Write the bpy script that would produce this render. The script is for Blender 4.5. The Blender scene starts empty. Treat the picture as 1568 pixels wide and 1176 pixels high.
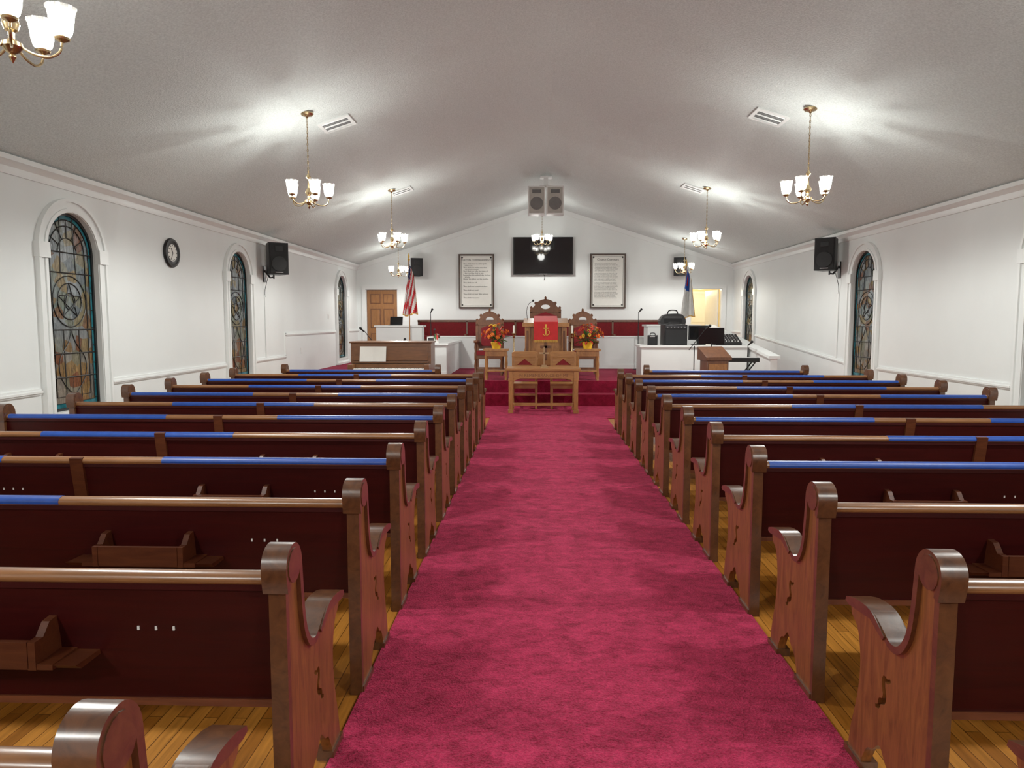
import bpy, bmesh, math, random
from mathutils import Vector, Matrix
from mathutils.geometry import tessellate_polygon
random.seed(7)
sc=bpy.context.scene
try:
    sc.view_settings.view_transform='Standard'
    sc.view_settings.look='None'
    sc.view_settings.exposure=0
    sc.view_settings.gamma=1.15
except Exception as e: print(e)

# ---------------------------------------------------------------- materials
def newmat(name):
    m=bpy.data.materials.new(name); m.use_nodes=True
    nt=m.node_tree; p=nt.nodes['Principled BSDF']
    return m,nt,p
def coords(nt,scale=(1,1,1),rot=(0,0,0)):
    tc=nt.nodes.new('ShaderNodeTexCoord'); mp=nt.nodes.new('ShaderNodeMapping')
    mp.inputs['Scale'].default_value=scale; mp.inputs['Rotation'].default_value=rot
    nt.links.new(tc.outputs['Object'],mp.inputs['Vector']); return mp.outputs['Vector']
def noise(nt,vec,scale,detail=4,rough=.55,dist=0):
    n=nt.nodes.new('ShaderNodeTexNoise'); n.inputs['Scale'].default_value=scale
    n.inputs['Detail'].default_value=detail; n.inputs['Roughness'].default_value=rough
    n.inputs['Distortion'].default_value=dist
    nt.links.new(vec,n.inputs['Vector']); return n.outputs['Fac']
def ramp(nt,fac,stops):
    r=nt.nodes.new('ShaderNodeValToRGB'); cr=r.color_ramp
    while len(cr.elements)<len(stops): cr.elements.new(.5)
    for e,(p,c) in zip(cr.elements,stops):
        e.position=p; e.color=(*c,1)
    nt.links.new(fac,r.inputs['Fac']); return r.outputs['Color']
def bump(nt,p,fac,strength,dist):
    b=nt.nodes.new('ShaderNodeBump'); b.inputs['Strength'].default_value=strength
    b.inputs['Distance'].default_value=dist
    nt.links.new(fac,b.inputs['Height']); nt.links.new(b.outputs['Normal'],p.inputs['Normal'])
def simple(name,col,rough=.5,metal=0,var=.08,nscale=12,bmp=0,bscale=60,spec=.5,bd=.002,coat=0):
    m,nt,p=newmat(name); v=coords(nt)
    f=noise(nt,v,nscale)
    a=tuple(max(0,c*(1-var)) for c in col); b=tuple(min(1,c*(1+var)) for c in col)
    nt.links.new(ramp(nt,f,[(.3,a),(.7,b)]),p.inputs['Base Color'])
    p.inputs['Roughness'].default_value=rough; p.inputs['Metallic'].default_value=metal
    p.inputs['Specular IOR Level'].default_value=spec
    p.inputs['Coat Weight'].default_value=coat
    if bmp: bump(nt,p,noise(nt,v,bscale,3),bmp,bd)
    return m
def wood(name,c1,c2,scale=(1.5,14,14),rough=.35,coat=.2,spec=.5):
    m,nt,p=newmat(name); v=coords(nt,scale)
    f=noise(nt,v,2.2,6,.65,1.2)
    nt.links.new(ramp(nt,f,[(.3,c1),(.7,c2)]),p.inputs['Base Color'])
    p.inputs['Roughness'].default_value=rough; p.inputs['Specular IOR Level'].default_value=spec
    p.inputs['Coat Weight'].default_value=coat; p.inputs['Coat Roughness'].default_value=.2
    bump(nt,p,f,.15,.002)
    return m

M_wall=simple('wall_paint',(.80,.83,.82),.55,var=.02,nscale=1.5,bmp=.08,bscale=30)
M_trim=simple('trim_paint',(.83,.855,.845),.35,var=.01)
M_ceil,nt,p=newmat('popcorn_ceiling'); v=coords(nt)
n1=noise(nt,v,55,3,.7); 
nt.links.new(ramp(nt,n1,[(.35,(.63,.69,.675)),(.65,(.81,.875,.86))]),p.inputs['Base Color'])
p.inputs['Roughness'].default_value=.6; bump(nt,p,n1,1.0,.014)
# hardwood floor
M_floor,nt,p=newmat('hardwood_floor'); v=coords(nt,(1,1,1),(0,0,math.radians(90)))
br=nt.nodes.new('ShaderNodeTexBrick'); br.inputs['Scale'].default_value=1
br.inputs['Brick Width'].default_value=.9; br.inputs['Row Height'].default_value=.058
br.inputs['Mortar Size'].default_value=.0018; br.offset=.37
br.inputs['Color1'].default_value=(.58,.235,.035,1); br.inputs['Color2'].default_value=(.32,.11,.013,1)
br.inputs['Mortar'].default_value=(.10,.03,.005,1)
nt.links.new(v,br.inputs['Vector'])
v2=coords(nt,(30,1.5,1)); g=noise(nt,v2,2,5)
gr=ramp(nt,g,[(.3,(.7,.65,.6)),(.7,(1.2,1.15,1.1))])
mx=nt.nodes.new('ShaderNodeMixRGB'); mx.blend_type='MULTIPLY'; mx.inputs[0].default_value=1
nt.links.new(br.outputs['Color'],mx.inputs[1]); nt.links.new(gr,mx.inputs[2])
nt.links.new(mx.outputs[0],p.inputs['Base Color']); p.inputs['Roughness'].default_value=.28
# carpet
def carpetmat(name,d,l):
    m,nt,p=newmat(name)
    a=noise(nt,coords(nt,(1.0,1.6,1)),8,8,.76,.5); b=noise(nt,coords(nt),120,2,.6)
    mm=nt.nodes.new('ShaderNodeMath'); mm.operation='MULTIPLY_ADD'; mm.inputs[1].default_value=.55
    nt.links.new(b,mm.inputs[0]); nt.links.new(a,mm.inputs[2])
    nt.links.new(ramp(nt,mm.outputs[0],[(.60,d),(.95,l)]),p.inputs['Base Color'])
    p.inputs['Roughness'].default_value=.95; p.inputs['Specular IOR Level'].default_value=.1
    p.inputs['Sheen Weight'].default_value=.22; p.inputs['Sheen Tint'].default_value=(1,.28,.42,1)
    bump(nt,p,b,1.0,.016); return m
M_carpet=carpetmat('crimson_carpet',(.19,.0015,.019),(.66,.030,.110))
M_carpet2=carpetmat('crimson_platform_carpet',(.15,.002,.012),(.32,.008,.038))
M_pewend=wood('pew_end_wood',(.10,.030,.008),(.27,.090,.022),(16,16,2.0),.36,.12)
M_pewcap=wood('pew_cap_wood',(.055,.019,.008),(.13,.047,.017),(8,8,8),.28,.35)
M_pewrail=wood('pew_rail_wood',(.17,.066,.022),(.31,.13,.046),(1.2,18,18),.3,.3)
M_pewback=wood('pew_back_wood',(.022,.0012,.0011),(.038,.0024,.002),(1.0,14,14),.45,0,.22)
M_pewrack=wood('pew_rack_wood',(.055,.012,.005),(.10,.026,.009),(2,14,14),.38,.1,.35)
M_seat=wood('pew_seat_wood',(.09,.019,.007),(.17,.044,.015),(1.2,14,14),.3,.2)
M_blue=simple('blue_painter_tape',(.008,.055,.33),.4,var=.12,nscale=20)
M_oak=wood('golden_oak',(.27,.105,.026),(.48,.21,.06),(6,6,2),.35,.2)
M_oakh=wood('golden_oak_long',(.27,.105,.026),(.48,.21,.06),(1.5,12,12),.35,.2)
M_darkwood=wood('walnut',(.10,.032,.011),(.19,.066,.022),(8,8,2),.35,.2)
M_pianow=wood('piano_wood',(.13,.048,.016),(.23,.09,.030),(1.5,12,12),.3,.3)
M_doorw=wood('door_wood',(.20,.076,.020),(.33,.135,.038),(12,12,1.5),.35,.2)
M_redf=simple('red_upholstery',(.20,.003,.008),.85,var=.2,nscale=30)
M_redcloth=simple('red_cloth',(.55,.006,.008),.7,var=.1)
M_gold=simple('gold_fringe',(.8,.48,.08),.35,metal=.6)
M_brass=simple('antique_brass',(.50,.37,.20),.25,metal=1,var=.05)
M_black=simple('black_plastic',(.006,.006,.007),.4,spec=.35)
M_grille=simple('speaker_grille',(.010,.010,.011),.75,bmp=.6,bscale=250,spec=.3)
M_screen=simple('tv_screen',(.002,.002,.003),.06,var=0)
M_metal=simple('dark_metal',(.05,.05,.055),.35,metal=.8)
M_steel=simple('brushed_steel',(.5,.5,.5),.3,metal=1)
M_louver=simple('vent_louver',(.12,.12,.12),.5)
M_white=simple('white_plastic',(.8,.8,.78),.4,var=.02)
M_cream=simple('cream_fabric',(.42,.40,.36),.8,bmp=.5,bscale=200)
M_cone=simple('speaker_cone_grey',(.16,.155,.15),.8); M_horn=simple('horn_grey',(.12,.12,.12),.7)
M_paper=simple('paper',(.87,.86,.80),.8,var=.02)
M_ink=simple('ink',(.02,.018,.015),.8)
M_frame=wood('dark_frame_wood',(.025,.010,.005),(.06,.025,.010),(8,8,8),.35,.2)
M_bulb,nt,p=newmat('lit_glass_bulb')
e=nt.nodes.new('ShaderNodeEmission'); e.inputs[0].default_value=(1,.96,.86,1); e.inputs[1].default_value=9
t=nt.nodes.new('ShaderNodeBsdfTransparent'); a=nt.nodes.new('ShaderNodeAddShader')
nt.links.new(e.outputs[0],a.inputs[0]); nt.links.new(t.outputs[0],a.inputs[1]); nt.links.new(a.outputs[0],nt.nodes['Material Output'].inputs['Surface'])
M_bulb.cycles.emission_sampling='NONE'
M_lead=simple('lead_came',(.02,.02,.02),.4,metal=.5)
M_teal=simple('teal_glass',(.015,.12,.15),.12,var=.6,nscale=9)
M_hall=simple('cream_hall_paint',(.80,.70,.45),.6,var=.02)
M_green=simple('leaf_green',(.03,.11,.02),.6,var=.3)
M_orange=simple('orange_petals',(.85,.16,.01),.6,var=.2)
M_yellow=simple('yellow_petals',(.9,.5,.02),.6,var=.2)
M_redp=simple('red_petals',(.55,.02,.015),.6,var=.2)
M_navy=simple('navy_cloth',(.01,.02,.12),.8)
M_flagblue=simple('flag_blue',(.01,.08,.42),.7)
M_flagred=simple('flag_red',(.55,.012,.02),.8)
M_flagwhite=simple('flag_white',(.8,.79,.76),.8)
M_wax=simple('candle_wax',(.85,.83,.75),.5)
# glass shade: clear, with denser flutes added to streak the ceiling light
def shademat(name,t0,t1):
    m,nt,p=newmat(name)
    p.inputs['Base Color'].default_value=(.95,.95,.92,1); p.inputs['Roughness'].default_value=.12
    tr=nt.nodes.new('ShaderNodeBsdfTransparent'); tl=nt.nodes.new('ShaderNodeBsdfTranslucent')
    tl.inputs['Color'].default_value=(.95,.93,.88,1)
    fz=noise(nt,coords(nt),60,2)
    mA=nt.nodes.new('ShaderNodeMixShader'); mB=nt.nodes.new('ShaderNodeMixShader')
    mA.inputs[0].default_value=.6
    nt.links.new(p.outputs[0],mA.inputs[1]); nt.links.new(tl.outputs[0],mA.inputs[2])
    mr=nt.nodes.new('ShaderNodeMapRange'); mr.inputs[3].default_value=t0; mr.inputs[4].default_value=t1
    nt.links.new(fz,mr.inputs[0]); nt.links.new(mr.outputs[0],mB.inputs[0])
    nt.links.new(mA.outputs[0],mB.inputs[1]); nt.links.new(tr.outputs[0],mB.inputs[2])
    nt.links.new(mB.outputs[0],nt.nodes['Material Output'].inputs['Surface'])
    return m
M_shade=shademat('clear_glass_shade',.80,.97); M_shade2=shademat('streak_glass_flute',.15,.45)
# stained glass
M_glass,nt,p=newmat('stained_glass'); v=coords(nt,(1,1,1))
vo=nt.nodes.new('ShaderNodeTexVoronoi'); vo.inputs['Scale'].default_value=7; nt.links.new(v,vo.inputs['Vector'])
sp=nt.nodes.new('ShaderNodeSeparateColor'); nt.links.new(vo.outputs['Color'],sp.inputs[0])
c1=ramp(nt,sp.outputs[0],[(0,(.08,.10,.11)),(.3,(.19,.21,.22)),(.55,(.10,.13,.11)),(.78,(.17,.13,.06)),(1,(.11,.045,.025))])
st=noise(nt,coords(nt,(3,3,.6)),9,5,.7,1.5)
c2=ramp(nt,st,[(.3,(.30,.30,.30)),(.7,(1.7,1.7,1.7))])
mx=nt.nodes.new('ShaderNodeMixRGB'); mx.blend_type='MULTIPLY'; mx.inputs[0].default_value=1
nt.links.new(c1,mx.inputs[1]); nt.links.new(c2,mx.inputs[2]); 
sx=nt.nodes.new('ShaderNodeSeparateXYZ'); nt.links.new(coords(nt),sx.inputs[0])
mr=nt.nodes.new('ShaderNodeMapRange'); mr.inputs[1].default_value=1.0; mr.inputs[2].default_value=1.6; mr.inputs[3].default_value=.65; mr.inputs[4].default_value=0
nt.links.new(sx.outputs[2],mr.inputs[0])
m2=nt.nodes.new('ShaderNodeMixRGB'); m2.blend_type='MULTIPLY'; nt.links.new(mr.outputs[0],m2.inputs[0]); nt.links.new(mx.outputs[0],m2.inputs[1]); m2.inputs[2].default_value=(1.2,.75,.45,1)
nt.links.new(m2.outputs[0],p.inputs['Base Color'])
p.inputs['Roughness'].default_value=.15; bump(nt,p,st,.8,.012)

# ---------------------------------------------------------------- mesh builder
def catmull(pts,n=6,closed=False):
    out=[]; L=len(pts)
    rng=range(L if closed else L-1)
    for i in rng:
        if closed: p0,p1,p2,p3=pts[(i-1)%L],pts[i],pts[(i+1)%L],pts[(i+2)%L]
        else: p0,p1,p2,p3=pts[max(i-1,0)],pts[i],pts[i+1],pts[min(i+2,L-1)]
        for k in range(n):
            t=k/n
            out.append(tuple(.5*((2*b)+(-a+c)*t+(2*a-5*b+4*c-d)*t*t+(-a+3*b-3*c+d)*t**3) for a,b,c,d in zip(p0,p1,p2,p3)))
    if not closed: out.append(tuple(pts[-1]))
    return out
class B:
    def __init__(s): s.v=[];s.f=[];s.m=[];s.mats=[]
    def mi(s,m):
        if m not in s.mats: s.mats.append(m)
        return s.mats.index(m)
    def add(s,vs,fs,mat,M=None):
        o=len(s.v); k=s.mi(mat)
        for q in vs:
            q=Vector(q); s.v.append(M@q if M else q)
        for f in fs: s.f.append([i+o for i in f]); s.m.append(k)
    def box(s,x0,x1,y0,y1,z0,z1,mat,M=None):
        vs=[(x,y,z) for z in(z0,z1) for y in(y0,y1) for x in(x0,x1)]
        s.add(vs,[(0,2,3,1),(4,5,7,6),(0,1,5,4),(2,6,7,3),(0,4,6,2),(1,3,7,5)],mat,M)
    def prism(s,outer,axis,a0,a1,mat,holes=(),M=None):
        loops=[list(outer)]+[list(h) for h in holes]
        flat=[q for l in loops for q in l]; n=len(flat)
        mp={'x':lambda q,a:(a,q[0],q[1]),'y':lambda q,a:(q[0],a,q[1]),'z':lambda q,a:(q[0],q[1],a)}[axis]
        vs=[mp(q,a0) for q in flat]+[mp(q,a1) for q in flat]
        tris=tessellate_polygon([[Vector((q[0],q[1],0)) for q in l] for l in loops])
        fs=[tuple(t) for t in tris]+[tuple(i+n for i in reversed(t)) for t in tris]
        o=0
        for l in loops:
            k=len(l)
            for i in range(k):
                j=(i+1)%k; fs.append((o+i,o+j,o+j+n,o+i+n))
            o+=k
        s.add(vs,fs,mat,M)
    def lathe(s,prof,c,mat,seg=16,M=None):
        vs=[];fs=[]
        for r,z in prof:
            for k in range(seg):
                a=2*math.pi*k/seg; vs.append((c[0]+r*math.cos(a),c[1]+r*math.sin(a),c[2]+z))
        for i in range(len(prof)-1):
            for k in range(seg):
                l=(k+1)%seg; fs.append((i*seg+k,i*seg+l,(i+1)*seg+l,(i+1)*seg+k))
        if prof[0][0]>1e-4: fs.append(tuple(range(seg))[::-1])
        if prof[-1][0]>1e-4: fs.append(tuple((len(prof)-1)*seg+k for k in range(seg)))
        s.add(vs,fs,mat,M)
    def lathe_open(s,prof,c,mat,seg=16,M=None,mat2=None):
        vs=[];f1=[];f2=[]
        for r,z in prof:
            for k in range(seg):
                a=2*math.pi*k/seg; vs.append((c[0]+r*math.cos(a),c[1]+r*math.sin(a),c[2]+z))
        for i in range(len(prof)-1):
            for k in range(seg):
                l=(k+1)%seg; (f2 if (mat2 and k%3==0) else f1).append((i*seg+k,i*seg+l,(i+1)*seg+l,(i+1)*seg+k))
        o=len(s.v); s.add(vs,f1,mat,M)
        if mat2:
            k=s.mi(mat2)
            for f in f2: s.f.append([i+o for i in f]); s.m.append(k)
    def tube(s,pts,r,mat,seg=8,M=None,closed=False):
        pts=[Vector(q) for q in pts]; n=len(pts); vs=[];fs=[]
        ref=Vector((0,0,1))
        for i,q in enumerate(pts):
            if closed: d=(pts[(i+1)%n]-pts[i-1])
            else: d=(pts[min(i+1,n-1)]-pts[max(i-1,0)])
            d.normalize()
            rr=ref if abs(d.dot(ref))<.97 else Vector((1,0,0))
            u=d.cross(rr).normalized(); w=d.cross(u)
            ra=r[i] if isinstance(r,(list,tuple)) else r
            for k in range(seg):
                a=2*math.pi*k/seg; vs.append(q+u*math.cos(a)*ra+w*math.sin(a)*ra)
        for i in range(n if closed else n-1):
            j=(i+1)%n
            for k in range(seg):
                l=(k+1)%seg; fs.append((i*seg+k,i*seg+l,j*seg+l,j*seg+k))
        if not closed:
            fs.append(tuple(range(seg))[::-1]); fs.append(tuple((n-1)*seg+k for k in range(seg)))
        s.add(vs,fs,mat,M)
    def ball(s,c,r,mat,seg=10,sz=1,M=None):
        prof=[(max(1e-5,r*math.sin(math.pi*i/6)),-r*sz*math.cos(math.pi*i/6)) for i in range(7)]
        prof[0]=(1e-5,prof[0][1]); prof[-1]=(1e-5,prof[-1][1])
        s.lathe(prof,c,mat,seg,M)
    def text(s,txt,size,pos,mat,M=None,align='CENTER',sp=1.0):
        cu=bpy.data.curves.new('t','FONT'); cu.body=txt; cu.size=size; cu.align_x=align; cu.space_line=sp
        cu.resolution_u=2
        ob=bpy.data.objects.new('t',cu); sc.collection.objects.link(ob)
        dg=bpy.context.evaluated_depsgraph_get(); me=ob.evaluated_get(dg).to_mesh()
        vs=[(pos[0]+q.co.x,pos[1],pos[2]+q.co.y) for q in me.vertices]
        fs=[tuple(f.vertices) for f in me.polygons]
        s.add(vs,fs,mat,M)
        bpy.data.objects.remove(ob); bpy.data.curves.remove(cu)
    def mesh(s,name):
        me=bpy.data.meshes.new(name); me.from_pydata([tuple(q) for q in s.v],[],s.f)
        for m in s.mats: me.materials.append(m)
        me.polygons.foreach_set('material_index',s.m)
        bm=bmesh.new(); bm.from_mesh(me); bmesh.ops.recalc_face_normals(bm,faces=bm.faces); bm.to_mesh(me); bm.free()
        me.polygons.foreach_set('use_smooth',[True]*len(me.polygons))
        me.set_sharp_from_angle(angle=math.radians(32))
        me.update(); return me
    def obj(s,name,loc=(0,0,0),rot=0,bevel=0):
        return place(s.mesh(name),name,loc,rot,bevel)
def place(me,name,loc=(0,0,0),rot=0,bevel=0):
    ob=bpy.data.objects.new(name,me); ob.location=loc; ob.rotation_euler=(0,0,rot)
    sc.collection.objects.link(ob)
    if bevel:
        b=ob.modifiers.new('bevel','BEVEL'); b.width=bevel; b.segments=2; b.limit_method='ANGLE'; b.angle_limit=math.radians(50)
    return ob

# ---------------------------------------------------------------- dimensions
XL,XR=-5.1,5.55; XC=.22; ZW,ZR=3.17,4.87; YB=20.3; Y0=-3.2; PZ=.46
SL=(ZR-ZW)/(XC-XL)
def ceilz(x): return ZR-SL*abs(x-XC)
# room shell
b=B(); b.box(XL-.15,XR+.15,Y0-.15,YB+3.2,-.1,0,M_floor); b.obj('floor')
GH=.43; GB=.62; GS=2.34
def arch(cy,hw,zb,zs,n=16):
    pts=[(cy-hw,zb),(cy+hw,zb)]
    for i in range(n+1):
        a=math.pi*i/n; pts.append((cy+hw*math.cos(a),zs+hw*math.sin(a)))
    return pts
WL=[3.33,7.73,12.12,18.58]; WR=[3.33,7.80,12.28,18.77]
for nm,x0,x1,ws in(('wall_left',XL-.15,XL,WL),('wall_right',XR,XR+.15,WR)):
    b=B(); b.prism([(Y0-.15,0),(YB+.15,0),(YB+.15,ZW+.04),(Y0-.15,ZW+.04)],'x',x0,x1,M_wall,holes=[arch(c,GH,GB,GS) for c in ws]); b.obj(nm)
gab=[(XL,0),(XR,0),(XR,ZW),(XC,ZR),(XL,ZW)]
dL=(-4.86,-3.94,PZ,2.50); dR=(4.36,5.24,PZ,2.50)
b=B(); b.prism(gab,'y',YB,YB+.15,M_wall,holes=[[(d[0],d[2]),(d[1],d[2]),(d[1],d[3]),(d[0],d[3])] for d in(dL,dR)]); b.obj('wall_back')
b=B(); b.prism(gab,'y',Y0-.15,Y0,M_wall); b.obj('wall_front')
b=B()
b.prism([(XL-.15,ZW-.048),(XC,ZR),(XR+.15,ZW-.048),(XR+.15,ZW+.1),(XC,ZR+.15),(XL-.15,ZW+.1)],'y',Y0-.15,YB+.15,M_ceil); b.obj('ceiling')
# hall behind right door
b=B()
b.box(3.9,5.9,YB+2.6,YB+2.7,0,3,M_hall); b.box(3.8,3.9,YB+.15,YB+2.7,0,3,M_hall); b.box(5.8,5.9,YB+.15,YB+2.7,0,3,M_hall)
b.box(3.8,5.9,YB+.15,YB+2.7,2.9,3,M_hall); b.box(3.9,5.8,YB+.15,YB+2.6,.36,PZ,M_oak)
b.box(4.75,4.80,YB+2.52,YB+2.6,PZ,2.5,M_trim);b.box(5.55,5.60,YB+2.52,YB+2.6,PZ,2.5,M_trim);b.box(4.75,5.6,YB+2.52,YB+2.6,2.45,2.52,M_trim)
b.box(4.82,5.53,YB+2.55,YB+2.6,PZ,2.45,M_white)
b.tube([(4.86,YB+2.5,1.45),(4.86,YB+2.55,1.45)],.03,M_brass,8)
b.box(4.95,5.4,YB+2.54,YB+2.55,1.55,2.3,M_trim); b.box(4.95,5.4,YB+2.54,YB+2.55,.6,1.3,M_trim)
b.obj('wall_hallway')
l=bpy.data.lights.new('hall_light','POINT'); l.energy=42; l.color=(1,.86,.58); l.shadow_soft_size=.15
o=bpy.data.objects.new('hall_light',l); o.location=(4.9,YB+1.3,2.5); sc.collection.objects.link(o)
# cornice, baseboards, chair rails
for nm,x,sg in(('left',XL,1),('right',XR,-1)):
    b=B(); z=ZW-.02
    b.prism([(x,z-.14),(x+sg*.02,z-.14),(x+sg*.03,z-.10),(x+sg*.03,z-.07),(x+sg*.075,z-.025),(x+sg*.09,z-.02),(x+sg*.09,z+.03),(x,z+.02)],'y',Y0,YB,M_trim)
    b.obj('trim_crown_'+nm)
    b=B(); b.box(min(x,x+sg*.02),max(x,x+sg*.02),Y0,12.7,0,.13,M_trim); b.obj('baseboard_'+nm)
b=B()
for sg in(-1,1):
    xe=XL if sg<0 else XR
    b.prism([(xe,ZW-.13),(XC,ZR-.13),(XC,ZR),(xe,ZW)],'y',YB-.035,YB,M_trim)
b.obj('trim_gable')
b=B()
TW=.62
def railbox(x,sg,ya,yb,za,zb):
    for (dz,dw,hh) in((0,.022,.065),(.018,.038,.022)):
        xa,xb=(x,x+sg*dw) if sg>0 else(x-dw,x)
        vs=[(xa,ya,za+dz),(xb,ya,za+dz),(xb,ya,za+dz+hh),(xa,ya,za+dz+hh),(xa,yb,zb+dz),(xb,yb,zb+dz),(xb,yb,zb+dz+hh),(xa,yb,zb+dz+hh)]
        b.add(vs,[(0,1,2,3),(4,7,6,5),(0,4,5,1),(1,5,6,2),(2,6,7,3),(3,7,4,0)],M_trim)
prev=Y0
for c in WL[:3]:
    railbox(XL,1,prev,c-TW,.84,.84); prev=c+TW
railbox(XL,1,prev,14.3,.84,.84)
railbox(XL,1,14.3,WL[3]-TW,1.29,1.29); railbox(XL,1,WL[3]+TW,YB,1.29,1.29)
b.box(XL,XL+.022,14.28,14.34,.84,1.35,M_trim)
b.obj('trim_chair_rail_left')
b=B(); prev=Y0
for c in WR[:3]:
    railbox(XR,-1,prev,c-TW,.80,.80); prev=c+TW
railbox(XR,-1,prev,WR[3]-TW,.82,1.2); railbox(XR,-1,WR[3]+TW,YB,1.26,1.26)
b.obj('trim_chair_rail_right')
# windows
def window(name,wallx,sg,cy):
    b=B()
    X=lambda d:wallx+sg*d
    o=arch(cy,GH+.15,GB-.13,GS); i=arch(cy,GH,GB,GS)
    b.prism(o,'x',X(0),X(.028),M_trim,holes=[i])
    o2=arch(cy,GH+.15,GB-.13,GS); i2=arch(cy,GH+.115,GB-.095,GS); b.prism(o2,'x',X(.028),X(.05),M_trim,holes=[i2])
    o3=arch(cy,GH+.045,GB-.03,GS); i3=arch(cy,GH+.005,GB,GS); b.prism(o3,'x',X(.028),X(.042),M_trim,holes=[i3])
    for s2 in(-1,1):
        ya=cy+s2*(GH+.075); b.box(min(X(0),X(.06)),max(X(0),X(.06)),ya-.085,ya+.085,GS-.09,GS+.07,M_trim)
    b.box(min(X(0),X(.09)),max(X(0),X(.09)),cy-GH-.17,cy+GH+.17,GB-.15,GB-.10,M_trim)
    b.prism(arch(cy,GH,GB,GS),'x',X(-.09),X(-.03),M_lead,holes=[arch(cy,GH-.03,GB+.03,GS)])
    b.prism(arch(cy,GH-.03,GB+.03,GS),'x',X(-.055),X(-.05),M_teal,holes=[arch(cy,GH-.075,GB+.08,GS)])
    b.prism(arch(cy,GH-.075,GB+.08,GS),'x',X(-.055),X(-.051),M_glass)
    q=X(-.046)
    def ring(hw,zb): 
        b.tube([(q,y,z) for y,z in arch(cy,hw,zb,GS)],.006,M_lead,6,closed=True)
    ring(GH-.075,GB+.08); ring(GH-.14,GB+.15)
    for z in(GB+.36,GB+.62,GB+.88,GB+1.5,GB+1.72):
        b.tube([(q,cy-GH+.02,z),(q,cy+GH-.02,z)],.007,M_lead,6)
    for dy in(-.13,.13):
        b.tube([(q,cy+dy,GB+.02),(q,cy+dy,GB+.88)],.005,M_lead,6); b.tube([(q,cy+dy,GB+1.5),(q,cy+dy*.8,GS+GH-.05)],.005,M_lead,6)
    cz=GB+1.19
    for r in(.28,.20,.09):
        b.tube([(q,cy+r*math.cos(a*math.pi/12),cz+r*math.sin(a*math.pi/12)) for a in range(24)],.006,M_lead,6,closed=True)
    for k in range(5):
        a=math.pi/2+k*4*math.pi/5; a2=a+4*math.pi/5
        b.tube([(q,cy+.2*math.cos(a),cz+.2*math.sin(a)),(q,cy+.2*math.cos(a2),cz+.2*math.sin(a2))],.005,M_lead,6)
    for k in range(9):
        z=GB+.1+k*.2
        for s2 in(-1,1): b.tube([(q,cy+s2*(GH-.075),z),(q,cy+s2*(GH-.02),z)],.005,M_lead,6)
    # curved lead work: fan in the arch and leaf curves below the medallion
    for k in range(5):
        a=math.pi*(k+1)/6; b.tube([(q,cy+.16*math.cos(a),GS+.16*math.sin(a)),(q,cy+.35*math.cos(a),GS+.35*math.sin(a))],.005,M_lead,6)
    b.tube([(q,cy+.16*math.cos(math.pi*a/10),GS+.16*math.sin(math.pi*a/10)) for a in range(11)],.005,M_lead,6)
    for s2 in(-1,1):
        b.tube([(q,y,z) for y,z in catmull([(cy+s2*.02,GB+.16),(cy+s2*.20,GB+.34),(cy+s2*.22,GB+.55),(cy+s2*.06,GB+.74),(cy+s2*.0,GB+.88)],4)],.005,M_lead,6)
    b.obj(name)
k=1
for c in WL: window('window_%d'%k,XL,1,c); k+=1
for c in WR: window('window_%d'%k,XR,-1,c); k+=1

# doors
def casing(b,d):
    x0,x1,z0,z1=d
    b.box(x0-.11,x0,YB-.03,YB,z0,z1+.11,M_trim); b.box(x1,x1+.11,YB-.03,YB,z0,z1+.11,M_trim); b.box(x0,x1,YB-.03,YB,z1,z1+.11,M_trim)
    b.box(x0,x0+.02,YB,YB+.14,z0,z1,M_trim); b.box(x1-.02,x1,YB,YB+.14,z0,z1,M_trim); b.box(x0,x1,YB,YB+.14,z1-.02,z1,M_trim)
b=B(); casing(b,dL); b.obj('trim_door_left')
b=B(); casing(b,dR); b.obj('trim_door_right')
def doorleaf(mat,w=.87,h=2.01):
    b=B(); b.box(0,w,0,.035,0,h,mat)
    gm=M_darkwood if mat is M_doorw else mat
    for (x0,x1) in((.10,w/2-.04),(w/2+.04,w-.10)):
        for (z0,z1) in((.15,.78),(.92,1.48),(1.62,1.90)):
            b.box(x0,x1,-.006,0,z0,z1,gm); b.box(x0+.025,x1-.025,-.022,-.006,z0+.025,z1-.025,mat)
    b.lathe([(.03,0),(.03,.01),(.012,.02),(.012,.04),(.03,.05),(.03,.08),(.001,.09)],(0,0,0),M_brass,12,M=Matrix.Translation((w-.07,0,.95))@Matrix.Rotation(math.pi/2,4,'X'))
    return b
doorleaf(M_doorw).obj('door_1',(-4.835,YB+.03,PZ),0,.004)
doorleaf(M_white).obj('door_2',(5.20,YB+.20,PZ),math.radians(100),.004)

# platform, ramp, aisle carpet
b=B()
b.prism([(XL,14.3),(-1.75,14.3),(-1.75,13.5),(2.05,13.5),(2.05,14.3),(4.35,14.3),(4.35,18.3),(XR,18.3),(XR,YB),(XL,YB)],'z',0,PZ,M_carpet2)
b.box(-1.45,1.75,13.2,13.5,0,.23,M_carpet2)
b.obj('floor_platform',bevel=.008)
b=B(); b.prism([(12.8,0),(18.3,0),(18.3,PZ)],'x',4.48,XR,M_carpet2); b.obj('floor_ramp')
b=B(); b.prism([(13.3,0),(18.3,0),(18.3,1.45),(13.3,.92)],'x',4.35,4.48,M_wall)
b.prism([(13.25,.90),(18.3,1.45),(18.3,1.50),(13.25,.95)],'x',4.31,4.52,M_trim); b.obj('ramp_half_wall')
b=B(); b.prism([(-.745,Y0+.1),(1.175,Y0+.1),(1.175,11.6),(4.3,11.6),(4.3,13.19),(-3.9,13.19),(-3.9,11.6),(-.745,11.6)],'z',0,.012,M_carpet)
b.obj('aisle_carpet')

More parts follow.
